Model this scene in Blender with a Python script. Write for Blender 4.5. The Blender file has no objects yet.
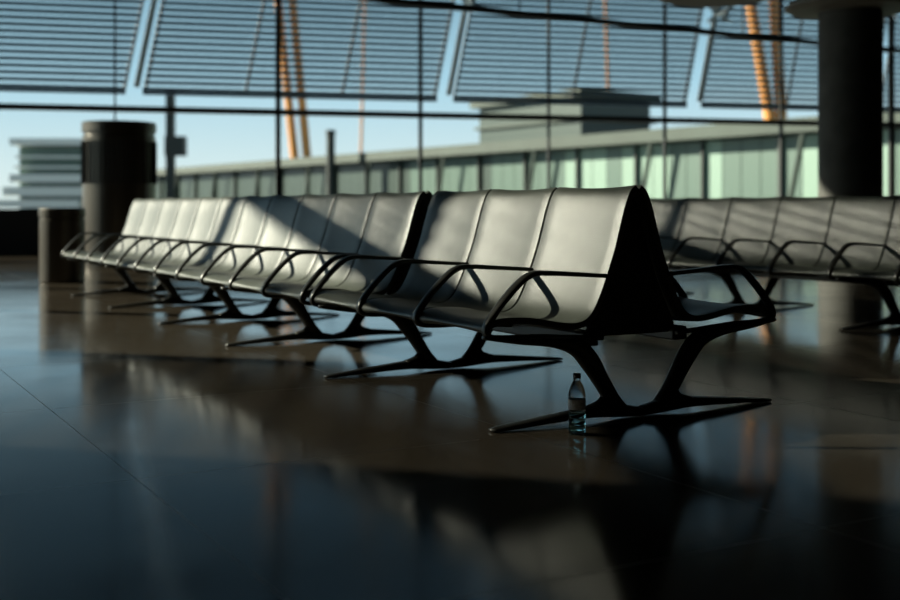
import bpy, math, random
from mathutils import Vector, Matrix
random.seed(4)
C = bpy.context.scene.collection
V = Vector

# ------------------------------------------------------------ helpers
def mesh_obj(name, verts, faces, mat=None, parent=None, smooth=False, loc=(0,0,0), rot=(0,0,0)):
    me = bpy.data.meshes.new(name)
    me.from_pydata([tuple(v) for v in verts], [], faces)
    me.update()
    if smooth:
        for p in me.polygons: p.use_smooth = True
    ob = bpy.data.objects.new(name, me)
    C.objects.link(ob)
    if mat:
        for m in (mat if isinstance(mat, (list, tuple)) else [mat]): me.materials.append(m)
    ob.location = loc; ob.rotation_euler = rot
    if parent: ob.parent = parent
    return ob

def empty(name, loc=(0,0,0), rz=0):
    e = bpy.data.objects.new(name, None); C.objects.link(e)
    e.location = loc; e.rotation_euler = (0,0,rz); e.empty_display_size = .3
    return e

def boxes_data(lst):
    vs, fs = [], []
    for (x0,y0,z0,x1,y1,z1) in lst:
        b = len(vs)
        vs += [(x0,y0,z0),(x1,y0,z0),(x1,y1,z0),(x0,y1,z0),(x0,y0,z1),(x1,y0,z1),(x1,y1,z1),(x0,y1,z1)]
        fs += [tuple(b+i for i in f) for f in [(0,3,2,1),(4,5,6,7),(0,1,5,4),(1,2,6,5),(2,3,7,6),(3,0,4,7)]]
    return vs, fs

def boxes(name, lst, mat, parent=None, loc=(0,0,0), rz=0, bevel=0):
    vs, fs = boxes_data(lst)
    ob = mesh_obj(name, vs, fs, mat, parent, loc=loc, rot=(0,0,rz))
    if bevel:
        m = ob.modifiers.new('bevel','BEVEL'); m.width = bevel; m.segments = 2
    return ob

def catmull(pts, n=6):
    P = [V(p) for p in pts]
    P = [P[0]*2-P[1]] + P + [P[-1]*2-P[-2]]
    out = []
    for i in range(1, len(P)-2):
        for k in range(n):
            t = k/n
            a,b,c,d = P[i-1],P[i],P[i+1],P[i+2]
            out.append(.5*((2*b)+(c-a)*t+(2*a-5*b+4*c-d)*t*t+(3*b-a-3*c+d)*t**3))
    out.append(P[-2])
    return out

def sweep_yz(pts, n=6, seg=12, power=3.0):
    """pts: (y,z,thickness,xwidth). planar sweep in the YZ plane, rounded-rect section"""
    P = catmull([V((p[0],p[1],p[2],p[3])) for p in pts], n)
    vs, fs = [], []
    for i,p in enumerate(P):
        a = P[max(i-1,0)]; b = P[min(i+1,len(P)-1)]
        ty, tz = b[0]-a[0], b[1]-a[1]
        l = math.hypot(ty,tz) or 1
        ny, nz = -tz/l, ty/l
        for k in range(seg):
            th = 2*math.pi*(k+.5)/seg
            c, s = math.cos(th), math.sin(th)
            c = math.copysign(abs(c)**(2/power), c); s = math.copysign(abs(s)**(2/power), s)
            vs.append((c*p[3]/2, p[0]+ny*s*p[2]/2, p[1]+nz*s*p[2]/2))
    for i in range(len(P)-1):
        for k in range(seg):
            k2 = (k+1)%seg
            fs.append((i*seg+k, i*seg+k2, (i+1)*seg+k2, (i+1)*seg+k))
    fs.append(tuple(range(seg))[::-1]); L=(len(P)-1)*seg
    fs.append(tuple(range(L, L+seg)))
    return vs, fs

def lathe(prof, seg=48, cx=0, cy=0):
    vs, fs = [], []
    for (r,z) in prof:
        for k in range(seg):
            a = 2*math.pi*k/seg
            vs.append((cx+r*math.cos(a), cy+r*math.sin(a), z))
    for i in range(len(prof)-1):
        for k in range(seg):
            k2=(k+1)%seg
            fs.append((i*seg+k,i*seg+k2,(i+1)*seg+k2,(i+1)*seg+k))
    return vs, fs

def rod(p0, p1, r0, r1=None, seg=12):
    r1 = r0 if r1 is None else r1
    p0, p1 = V(p0), V(p1); d = (p1-p0).normalized()
    a = d.orthogonal().normalized(); b = d.cross(a)
    vs=[]
    for p,r in ((p0,r0),(p1,r1)):
        for k in range(seg):
            t=2*math.pi*k/seg
            vs.append(p+a*r*math.cos(t)+b*r*math.sin(t))
    fs=[(k,(k+1)%seg,seg+(k+1)%seg,seg+k) for k in range(seg)]
    fs += [tuple(range(seg))[::-1], tuple(range(seg,2*seg))]
    return vs, fs

def merge(parts):
    vs, fs = [], []
    for v,f in parts:
        b=len(vs); vs+=list(v); fs+=[tuple(b+i for i in q) for q in f]
    return vs, fs

# ------------------------------------------------------------ materials
def mat(name, col, rough=.5, metal=0, bump=0, bscale=200, var=0, vscale=5, spec=.5):
    m = bpy.data.materials.new(name); m.use_nodes = True
    nt = m.node_tree; b = nt.nodes['Principled BSDF']
    b.inputs['Base Color'].default_value = (*col,1)
    b.inputs['Roughness'].default_value = rough
    b.inputs['Metallic'].default_value = metal
    b.inputs['Specular IOR Level'].default_value = spec
    tc = nt.nodes.new('ShaderNodeTexCoord')
    if var:
        n = nt.nodes.new('ShaderNodeTexNoise'); n.inputs['Scale'].default_value = vscale
        n.inputs['Detail'].default_value = 5
        nt.links.new(tc.outputs['Object'], n.inputs['Vector'])
        r = nt.nodes.new('ShaderNodeValToRGB')
        r.color_ramp.elements[0].position=.3; r.color_ramp.elements[1].position=.7
        r.color_ramp.elements[0].color = (*[c*(1-var) for c in col],1)
        r.color_ramp.elements[1].color = (*[min(1,c*(1+var)) for c in col],1)
        nt.links.new(n.outputs['Fac'], r.inputs['Fac'])
        nt.links.new(r.outputs['Color'], b.inputs['Base Color'])
    if bump:
        n2 = nt.nodes.new('ShaderNodeTexNoise'); n2.inputs['Scale'].default_value = bscale
        nt.links.new(tc.outputs['Object'], n2.inputs['Vector'])
        bp = nt.nodes.new('ShaderNodeBump'); bp.inputs['Strength'].default_value = bump
        bp.inputs['Distance'].default_value = .002
        nt.links.new(n2.outputs['Fac'], bp.inputs['Height'])
        nt.links.new(bp.outputs['Normal'], b.inputs['Normal'])
    return m

M_seat  = mat('seat_leather', (.062,.069,.058), .38, bump=.5, bscale=260, var=.15, vscale=9, spec=.5)
M_metal = mat('dark_cast_metal', (.032,.032,.028), .30, metal=.4)
M_black = mat('black_panel', (.010,.010,.010), .6)
M_frame = mat('window_frame_metal', (.012,.014,.014), .5)
M_wall  = mat('dark_wall', (.03,.028,.025), .8, var=.2)
M_ceil  = mat('ceiling_paint', (.022,.020,.016), .8)
M_conc  = mat('column_concrete', (.07,.07,.062), .75, var=.25, vscale=3, bump=.3, bscale=30)
M_steel = mat('brushed_steel', (.12,.105,.085), .3, metal=.8)
M_slat  = mat('louver_metal', (.12,.20,.29), .5)
M_white = mat('white_steel', (.6,.68,.72), .5)
M_orange= mat('orange_paint', (.85,.36,.09), .5)
M_bldg  = mat('building_cladding', (.048,.068,.056), .7, var=.15, vscale=.3)
M_bdark = mat('building_dark', (.015,.023,.02), .5)
M_bglA  = mat('building_glass_dark', (.027,.05,.042), .35)
M_bglB  = mat('building_glass_mid', (.085,.14,.115), .35)
M_bglC  = mat('building_glass_pale', (.20,.31,.25), .4)
M_pale  = mat('pale_panel', (.90,.92,.88), .6)
M_tarm  = mat('tarmac', (.10,.10,.10), .9, var=.2, vscale=.1)
M_lamp  = mat('lamp_dish', (.20,.19,.16), .5)

def glass_mat():
    m = bpy.data.materials.new('window_glass'); m.use_nodes=True
    nt=m.node_tree; nt.nodes.clear()
    o=nt.nodes.new('ShaderNodeOutputMaterial'); mx=nt.nodes.new('ShaderNodeMixShader')
    t=nt.nodes.new('ShaderNodeBsdfTransparent'); g=nt.nodes.new('ShaderNodeBsdfGlossy')
    t.inputs[0].default_value=(.92,.95,.93,1); g.inputs['Roughness'].default_value=.02
    mx.inputs[0].default_value=.05
    nt.links.new(t.outputs[0],mx.inputs[1]); nt.links.new(g.outputs[0],mx.inputs[2])
    nt.links.new(mx.outputs[0],o.inputs[0]); return m
M_glass = glass_mat()

ANG = math.atan2(-.8706,.492)          # bench row axis
def floor_mat():
    m = bpy.data.materials.new('polished_stone'); m.use_nodes=True
    nt=m.node_tree; b=nt.nodes['Principled BSDF']
    tc=nt.nodes.new('ShaderNodeTexCoord'); mp=nt.nodes.new('ShaderNodeMapping')
    mp.inputs['Rotation'].default_value=(0,0,-ANG); mp.inputs['Location'].default_value=(.75,.55,0)
    nt.links.new(tc.outputs['Object'],mp.inputs['Vector'])
    br=nt.nodes.new('ShaderNodeTexBrick'); br.offset=0
    br.inputs['Scale'].default_value=1; br.inputs['Brick Width'].default_value=1.5
    br.inputs['Row Height'].default_value=1.5; br.inputs['Mortar Size'].default_value=.0022
    br.inputs['Mortar Smooth'].default_value=.1
    br.inputs['Color1'].default_value=(.074,.062,.046,1); br.inputs['Color2'].default_value=(.084,.069,.051,1)
    br.inputs['Mortar'].default_value=(.03,.027,.023,1)
    nt.links.new(mp.outputs[0],br.inputs['Vector'])
    n=nt.nodes.new('ShaderNodeTexNoise'); n.inputs['Scale'].default_value=1.3; n.inputs['Detail'].default_value=8
    nt.links.new(tc.outputs['Object'],n.inputs['Vector'])
    mr=nt.nodes.new('ShaderNodeMapRange'); mr.inputs['From Min'].default_value=.3; mr.inputs['From Max'].default_value=.7
    mr.inputs['To Min'].default_value=.09; mr.inputs['To Max'].default_value=.16
    nt.links.new(n.outputs['Fac'],mr.inputs['Value'])
    ad=nt.nodes.new('ShaderNodeMath'); ad.operation='MULTIPLY_ADD'; ad.inputs[1].default_value=.2
    nt.links.new(br.outputs['Fac'],ad.inputs[0]); nt.links.new(mr.outputs[0],ad.inputs[2])
    nt.links.new(ad.outputs[0],b.inputs['Roughness'])
    n3=nt.nodes.new('ShaderNodeTexNoise'); n3.inputs['Scale'].default_value=45; n3.inputs['Detail'].default_value=4
    nt.links.new(tc.outputs['Object'],n3.inputs['Vector'])
    mx=nt.nodes.new('ShaderNodeMix'); mx.data_type='RGBA'; mx.blend_type='MULTIPLY'; mx.inputs[0].default_value=.8
    nt.links.new(br.outputs['Color'],mx.inputs[6]); nt.links.new(n3.outputs['Fac'],mx.inputs[7])
    nt.links.new(mx.outputs[2],b.inputs['Base Color'])
    b.inputs['Specular IOR Level'].default_value=.34
    return m
M_floor=floor_mat()

# ------------------------------------------------------------ room shell
HC=9.0
def wy(X): return 24+.2583*X           # window wall plan line
WX0,WX1=-14.0,17.0
vs=[(WX0,-9,0),(WX1,-9,0),(WX1,wy(WX1)+.2,0),(WX0,wy(WX0)+.2,0)]
vs2=vs+[(x,y,-.3) for x,y,_ in vs]
mesh_obj('floor',vs2,[(0,1,2,3),(7,6,5,4),(0,4,5,1),(1,5,6,2),(2,6,7,3),(3,7,4,0)],M_floor)
vc=[(x,y,HC) for x,y,_ in vs]+[(x,y,HC+.3) for x,y,_ in vs]
mesh_obj('ceiling',vc,[(3,2,1,0),(4,5,6,7),(0,1,5,4),(1,2,6,5),(2,3,7,6),(3,0,4,7)],M_ceil)
boxes('wall_right',[(WX1,-9,0,WX1+.3,wy(WX1)+.3,HC)],M_wall)
boxes('wall_front',[(WX0-.3,-9.3,0,WX1+.3,-9,HC)],M_wall)
YS=7.45
boxes('wall_left',[(WX0-.3,-9,0,WX0,YS,HC),(WX0-.3,YS,0,WX0,wy(WX0)+.2,.5),(WX0-.3,YS,8.5,WX0,wy(WX0)+.2,HC)],M_wall)
wl=[]
y=YS
while y<20.6:
    wl.append((WX0-.2,y,.5,WX0-.02,y+.14,8.5)); y+=2.55
wl.append((WX0-.17,YS,2.8,WX0-.05,20.4,2.9))
wl.append((WX0-.17,YS,6.30,WX0-.05,20.4,6.55))  # deep transom added to shade the near seat pans
wl.append((WX0-.17,YS,7.38,WX0-.05,20.4,7.45))
e=empty('window_2')
boxes('frame',wl,M_frame,e)
boxes('pane',[(WX0-.12,YS,.5,WX0-.11,20.3,8.5)],M_glass,e)
# unseen slats added outside the left glazing to dim the sun (near bays and the clerestory)
L=[]; z=.6
while z<6.7:
    L.append((WX0-.62,5.2,z,WX0-.58,10.35,z+.085)); z+=.14
z0=z
while z<7.7:
    L.append((WX0-.62,5.2,z,WX0-.58,10.35,z+.070)); z+=.14
z=6.6
while z<7.7:
    L.append((WX0-.62,10.4,z,WX0-.56,20.4,z+.07)); z+=.12
z=7.75
while z<9.1:
    L.append((WX0-.62,5.2,z,WX0-.56,20.4,z+.080)); z+=.12
e=empty('added_sun_baffle')
boxes('slats',L,M_slat,e)

# back window wall (local x along wall, local y outward)
WR=math.atan2(.25,.968)
def S(X): return X/.968
W1=empty('window_1',(0,24,0),WR)
fr=[]
for X,w in ((-12.1,.09),(-9.2,.09),(-6.5,.035),(-3.457,.10),(-.622,.07),(2.09,.045),(4.69,.055),(7.44,.06),(10.19,.12),(13,.09),(16,.09)):
    s=S(X); fr.append((s-w/2,-.08,.8,s+w/2,.0,HC))
s0,s1=S(WX0)+.1,S(WX1)-.05
fr.append((s0,-.1,2.75,s1,.1,2.86)); fr.append((s0,-.1,.78,s1,.1,.86)); fr.append((s0,-.1,6.6,s1,.1,6.7))
boxes('frame',fr,M_frame,W1)
boxes('pane',[(s0,.01,.8,s1,.02,HC)],M_glass,W1)
boxes('wall_back',[(s0,-.12,0,s1,.12,.78)],M_black,None,(0,24,0),WR)

# exterior louvre shades
gaps=[(-11.9,-9.15),(-9.05,-6.2),(-5.88,.04),(.39,5.72),(6.06,10.4),(10.6,14.5)]
for gi,(a,b) in enumerate(gaps):
    e=empty('added_sun_baffle',(0,24,0),WR)
    z=3.25; pv=[]
    a,b=S(a),S(b)
    while z<8.8:
        sh=.2*(z-3.9)
        pv.append(boxes_data([(a+sh,.78,z,b+sh,.84,z+.074)])); z+=.135
    pv.append(boxes_data([(a-.13,.77,3.17,b-.13,.86,3.24)]))
    v,f=merge(pv); mesh_obj('slats',v,f,M_slat,e)
    cs=[]; n=max(1,int((b-a)/2.0))
    for k in range(n+1):
        s=a+.04+(b-a-.08)*k/n
        cs.append(rod((s-.13,.9,3.2),(s+.2*4.9,.9,8.8),.03))
    v,f=merge(cs); mesh_obj('carriers',v,f,M_frame,e)
for X in (-6.02,.22,5.9):
    s=S(X)
    P=[rod((s-.1,.6,3.3),(s+.2*4.9,.6,8.8),.06)]
    zc=5.25; sc=s+.27
    for dx,dz in ((-.3,.18),(.3,.18),(-.3,-.18),(.3,-.18)):
        P.append(rod((sc,.45,zc),(sc+dx,.3,zc+dz),.035))
    P.append(rod((sc,.0,zc),(sc,.6,zc),.06))
    v,f=merge(P); mesh_obj('spider_fitting',v,f,M_white,W1)

# unseen slab added over the right side to darken the floor reflections
mesh_obj('darkening_soffit',[(2.5,-9,5.9),(17,-9,5.9),(17,28.0,5.9),(2.5,24.4,5.9),(2.5,-9,6.1),(17,-9,6.1),(17,28.0,6.1),(2.5,24.4,6.1)],
    [(3,2,1,0),(4,5,6,7),(0,1,5,4),(1,2,6,5),(2,3,7,6),(3,0,4,7)],M_ceil)

# interior tie beam parallel to the bench cross axis
e=empty('tie_beam',(2.35,18,0),math.atan2(.492,.8706))
boxes('rail',[(-8,-.05,3.76,8.5,.05,3.84)],M_frame,e)
v,f=merge([rod((x,0,3.8),(x,0,6 if x>1 else HC),.012) for x in (-7,-1.5,3.0,8)])
mesh_obj('hangers',v,f,M_frame,e)

# ------------------------------------------------------------ benches
PITCH=.585
P0=V((.805,4.874)); D=V((-.492,.8706)); Q=V((.8706,.492))
prof=[(-.735,.388),(-.752,.400),(-.735,.418),(-.68,.432),(-.55,.428),(-.40,.402),(-.31,.398),(-.25,.425),(-.205,.49),(-.160,.59),(-.118,.70),(-.088,.80),(-.062,.885),(-.035,.945),(-.008,.968)]
pc=catmull([V(p) for p in prof],4)
W=PITCH-.016
def seat_mesh():
    vs,fs=[],[]; nx=8
    for i,p in enumerate(pc):
        for k in range(nx+1):
            u=k/nx*2-1
            dish=.012*(u*u)
            a=pc[max(i-1,0)]; b=pc[min(i+1,len(pc)-1)]
            ty,tz=b[0]-a[0],b[1]-a[1]; l=math.hypot(ty,tz)
            ny,nz=-tz/l,ty/l
            vs.append((u*W/2, p[0]+ny*dish, p[1]+nz*dish))
    for i in range(len(pc)-1):
        for k in range(nx):
            q=i*(nx+1)+k
            fs.append((q,q+1,q+nx+2,q+nx+1))
    ob=mesh_obj('seat_shell_src',vs,fs,M_seat,smooth=True)
    m=ob.modifiers.new('solid','SOLIDIFY'); m.thickness=.026; m.offset=-1
    m=ob.modifiers.new('bevel','BEVEL'); m.width=.006; m.segments=2; m.limit_method='ANGLE'; m.angle_limit=.7
    dg=bpy.context.evaluated_depsgraph_get()
    me=bpy.data.meshes.new_from_object(ob.evaluated_get(dg))
    bpy.data.objects.remove(ob)
    me.name='seat_shell'
    return me
ME_seat=seat_mesh()
v,f=sweep_yz([(-.20,.34,.02,.03),(-.50,.362,.022,.035),(-.68,.366,.024,.04),(-.752,.378,.024,.042),(-.758,.42,.026,.044),(-.69,.505,.024,.046),(-.61,.580,.024,.048),(-.555,.612,.024,.05),(-.49,.618,.022,.05),(-.33,.608,.020,.05),(-.150,.596,.018,.046)],5)
o=mesh_obj('a',v,f,M_metal,smooth=True); ME_arm=o.data; bpy.data.objects.remove(o)
parts=[]
for sgn in (1,-1):
    for pts in ([(-.77,.372,.018,.045),(-.62,.352,.028,.055),(-.45,.338,.046,.06),(-.335,.312,.075,.06),(-.265,.25,.085,.06),(-.205,.165,.070,.06),(-.150,.085,.064,.06),(-.10,.032,.06,.065)],
                [(.0,.020,.036,.07),(-.09,.030,.052,.075),(-.17,.040,.060,.075),(-.28,.038,.044,.075),(-.48,.026,.030,.075),(-.66,.013,.020,.065),(-.738,.008,.012,.05)],
                [(-.165,.115,.03,.055),(-.20,.066,.04,.06),(-.27,.044,.036,.07)]):
        v,f=sweep_yz([(p[0]*sgn,p[1],p[2],p[3]) for p in pts],5)
        if sgn<0: f=[t[::-1] for t in f]
        parts.append((v,f))
v,f=merge(parts)
o=mesh_obj('l',v,f,M_metal,smooth=True); ME_leg=o.data; bpy.data.objects.remove(o)
half=[(-.24,.34),(-.225,.39),(-.175,.49),(-.130,.59),(-.088,.70),(-.058,.80),(-.030,.885),(-.010,.93)]
poly=half+[(-a,b) for a,b in half[::-1]]
n=len(poly)
vs=[(-.008,a,b) for a,b in poly]+[(.008,a,b) for a,b in poly]
fs=[tuple(range(n)),tuple(range(2*n-1,n-1,-1))]+[(i,n+i,n+(i+1)%n,(i+1)%n) for i in range(n)]
o=mesh_obj('p',vs,fs,M_black); ME_pan=o.data; bpy.data.objects.remove(o)

def link(name,me,parent,loc,rz=0):
    ob=bpy.data.objects.new(name,me); C.objects.link(ob); ob.parent=parent; ob.location=loc; ob.rotation_euler=(0,0,rz); return ob

def bench(t0,q0,n,legs):
    w=P0+D*t0+Q*q0
    e=empty('airport_bench',(w.x,w.y,0),ANG)
    L=n*PITCH
    for i in range(n):
        x=-(i+.5)*PITCH
        link('seat_%d'%(2*i+1),ME_seat,e,(x,0,0))
        link('seat_%d'%(2*i+2),ME_seat,e,(x,0,0),math.pi)
    for i in range(n+1):
        x=-i*PITCH
        link('armrest_%d'%(2*i+1),ME_arm,e,(x,0,0))
        link('armrest_%d'%(2*i+2),ME_arm,e,(x,0,0),math.pi)
    for k,t in enumerate(legs): link('leg_%d'%(k+1),ME_leg,e,(-t,0,0))
    link('end_panel_1',ME_pan,e,(-.06,0,0)); link('end_panel_2',ME_pan,e,(-L+.06,0,0))
    boxes('beam',[(-L+.02,-.28,.305,-.02,-.20,.365),(-L+.02,.20,.305,-.02,.28,.365)],M_metal,e,bevel=.008)
    return e
bench(0,0,3,[0.0,1.64])
bench(1.9,0,11,[1.32,2.9,4.5,6.1])
bench(-.285,4.15,10,[.6,2.25,3.9,5.5])

# ------------------------------------------------------------ bottle
def glassy(name,col,rough=.03,ior=1.33,trans=1):
    m=mat(name,col,rough); b=m.node_tree.nodes['Principled BSDF']
    b.inputs['Transmission Weight'].default_value=trans; b.inputs['IOR'].default_value=ior; return m
M_pet=glassy('clear_plastic',(.90,.97,1),.04,1.15)
M_water=glassy('water',(.5,.95,1),.0,1.25)
M_cap=mat('cap_plastic',(.02,.035,.05),.4)
M_label=mat('bottle_label',(.80,.88,.90),.5,var=.4,vscale=60)
e=empty('water_bottle',(.4945,4.478,0))
pr=[(.0,.004),(.020,.004),(.030,.0),(.0335,.008),(.0335,.03),(.031,.036),(.0335,.042),(.0335,.055),(.031,.061),(.0335,.067),(.0335,.09),(.033,.10),(.033,.135),(.0335,.15),(.032,.165),(.026,.185),(.017,.202),(.0135,.208),(.0135,.213),(.0165,.215),(.0135,.217),(.0135,.222)]
v,f=lathe(pr,32); mesh_obj('bottle_body',v,f,M_pet,e,smooth=True)
v,f=lathe([(.0,.008),(.029,.008),(.0315,.012),(.0315,.03),(.029,.036),(.0315,.042),(.0315,.055),(.029,.061),(.0315,.067),(.0315,.085),(.0,.085)],32); mesh_obj('water',v,f,M_water,e,smooth=True)
v,f=lathe([(.0342,.098),(.0342,.137)],32); mesh_obj('label',v,f,M_label,e,smooth=True)
v,f=lathe([(.0,.236),(.014,.236),(.0155,.234),(.0155,.218),(.0,.218)],24); mesh_obj('cap',v,f,M_cap,e,smooth=True)

# ------------------------------------------------------------ bin, ventilation column, pillar, disc lamps
e=empty('trash_bin',(-4.62,13.7,0))
v,f=lathe([(0,0),(.25,0),(.26,.01),(.26,.74),(.25,.75),(.25,.77),(.265,.78),(.265,.86),(.25,.88),(.17,.88),(.16,.86),(.16,.7),(0,.7)],40); mesh_obj('bin_body',v,f,M_steel,e)
e=empty('ventilation_column',(-5.12,17.8,0))
v,f=lathe([(0,0),(.60,0),(.60,.08),(.55,.10),(.55,1.98),(.53,1.99),(.53,2.04),(.56,2.05),(.56,2.18),(.54,2.2),(0,2.2)],48); mesh_obj('duct_body',v,f,M_steel,e)
sl=[]
for k in range(48):
    a=2*math.pi*k/48
    sl.append(rod((.556*math.cos(a),.556*math.sin(a),1.25),(.556*math.cos(a),.556*math.sin(a),1.9),.012,seg=6))
v,f=merge(sl); mesh_obj('air_grille',v,f,M_frame,e)
e=empty('concrete_column',(5.57,16,0))
v,f=lathe([(0,0),(.48,0),(.48,.12),(.43,.14),(.43,5.9),(0,5.9)],48); mesh_obj('shaft',v,f,M_conc,e,smooth=False)
v,f=lathe([(.43,3.60),(.80,3.62),(.88,3.66),(.88,3.70),(.78,3.78),(.43,3.80)],48); mesh_obj('collar_disc',v,f,M_lamp,e)
e=empty('pendant_lamp',(4.0,17.1,0))
v,f=lathe([(0,3.98),(.80,4.00),(.90,4.03),(.90,4.08),(.7,4.16),(.15,4.24),(0,4.24)],48); mesh_obj('dish',v,f,M_lamp,e)
v,f=rod((0,0,4.2),(0,0,5.9),.02); mesh_obj('stem',v,f,M_frame,e)

# ------------------------------------------------------------ exterior
boxes('ground_outside',[(-220,30,-5.3,220,400,-5)],M_tarm)
BR=math.atan2(-87,58.6)
e=empty('terminal_building',(-38,151,0),BR)
LB=132
boxes('body',[(-12,.4,-5,LB,16,5.0)],M_bdark,e)
boxes('roof',[(-13,-1.2,5.1,LB+1,17,5.9)],M_bldg,e)
boxes('floor_slabs',[(-12,-.3,.2,LB,.4,.7)],M_bldg,e)
vs=[];fs=[];mi=[]
x=-12
while x<LB:
    w=1.5
    for z0,z1 in ((-5,.2),(.7,5.0)):
        b=len(vs); vs+=[(x+.03,.2,z0),(x+w-.03,.2,z0),(x+w-.03,.2,z1),(x+.03,.2,z1)]; fs.append((b,b+1,b+2,b+3))
        r=random.random()
        if x>80: mi.append(2 if r<.62 else 1)
        elif x>60: mi.append(1 if r<.6 else 0)
        else: mi.append(0)
    x+=w
o=mesh_obj('facade_panes',vs,fs,[M_bglA,M_bglB,M_bglC],e)
for p,i in zip(o.data.polygons,mi): p.material_index=i
boxes('mullions',[(x,-.1,-5,x+.12,.3,5.1) for x in range(-12,LB,6)],M_bdark,e)
v,f=merge([rod((x,-.9,-5),(x+2.5,-.9,5.1),.16,seg=8) for x in range(-6,LB-6,12)])
mesh_obj('facade_props',v,f,M_bldg,e)
boxes('plant_room',[(68,3,5.9,81,10,9.2)],M_bglA,e)
boxes('plant_room_roof',[(67.4,2.4,9.2,81.6,10.6,9.7),(67.6,2.7,7.4,81.4,10.3,7.6)],M_bldg,e)
e=empty('office_building',(-35,100,0),.05)
boxes('body',[(-2.4,0,-5,4.0,12,6.2)],M_bglB,e)
boxes('slabs',[(-3.0,-.8,6.3,4.3,13,6.9),(-2.6,-.5,5.2,4.1,12,5.4),(-2.7,-.5,4.3,4.1,12,4.5),(-3.0,-.8,3.1,4.2,12,3.8),(-3.5,-1,1.9,3.2,12,2.7),(-4.0,-1.2,.9,3.0,12,1.6),(-4.4,-1.3,-5,3,12,.6)],M_pale,e)
e=empty('floodlight_mast',(-24.3,100,0))
boxes('mast',[(-.35,-.35,-5,.35,.35,11.2)],M_bdark,e)
boxes('head_box',[(-.4,-.6,5.4,1.3,.6,7.1)],M_bdark,e)
e=empty('exhaust_stack',(-10.9,105,0))
v,f=lathe([(.4,-5),(.4,7.6),(.46,7.6),(.46,8.0),(0,8.0)],20); mesh_obj('flue',v,f,M_bdark,e)
def yp(x,y,pts,r):
    e=empty('leaning_pole',(x,y,0))
    v,f=merge([rod(a,b,r,r*.8) for a,b in pts]); mesh_obj('raking_legs',v,f,M_orange,e)
yp(-16.0,125,[((.3,0,-4.9),(-3.6,0,32)),((1.5,0,-4.9),(-1.9,0,32)),((.2,0,13),(-.7,0,13.1))],.5)
yp(21.9,75,[((.9,0,-4.9),(-2.6,0,16)),((.4,0,-4.9),(-.9,0,17))],.42)
yp(12.6,88,[((.0,0,-4.9),(-.9,0,22))],.14)
yp(-8.4,110,[((-.4,0,-4.9),(.5,0,30))],.14)

# ------------------------------------------------------------ light
w=bpy.data.worlds.new('sky'); bpy.context.scene.world=w; w.use_nodes=True
nt=w.node_tree; bg=nt.nodes['Background']
tc=nt.nodes.new('ShaderNodeTexCoord'); sp=nt.nodes.new('ShaderNodeSeparateXYZ'); rp=nt.nodes.new('ShaderNodeValToRGB')
nt.links.new(tc.outputs['Generated'],sp.inputs[0]); nt.links.new(sp.outputs['Z'],rp.inputs['Fac']); nt.links.new(rp.outputs['Color'],bg.inputs['Color'])
E=rp.color_ramp.elements
E[0].position=0; E[0].color=(.88,.97,.97,1); E[1].position=.6; E[1].color=(.04,.075,.13,1)
x=E.new(.11); x.color=(.46,.72,.90,1)
x=E.new(.24); x.color=(.15,.29,.42,1)
bg.inputs['Strength'].default_value=1.15
s=bpy.data.lights.new('sun','SUN'); s.energy=15; s.angle=.009; s.color=(1,.91,.76)
so=bpy.data.objects.new('sun',s); C.objects.link(so)
sd=V((-.93,.25,.40)).normalized()
so.rotation_euler=sd.to_track_quat('Z','Y').to_euler(); so.location=(-20,20,20)

# ------------------------------------------------------------ camera
cd=bpy.data.cameras.new('camera'); co=bpy.data.objects.new('camera',cd); C.objects.link(co)
co.location=(0,0,.88); co.rotation_euler=(math.radians(90),0,0)
cd.sensor_width=36; cd.lens=46; cd.shift_y=-92/900
cd.dof.use_dof=True; cd.dof.focus_distance=4.8; cd.dof.aperture_fstop=1.6
bpy.context.scene.camera=co
bpy.context.scene.view_settings.view_transform='Standard'
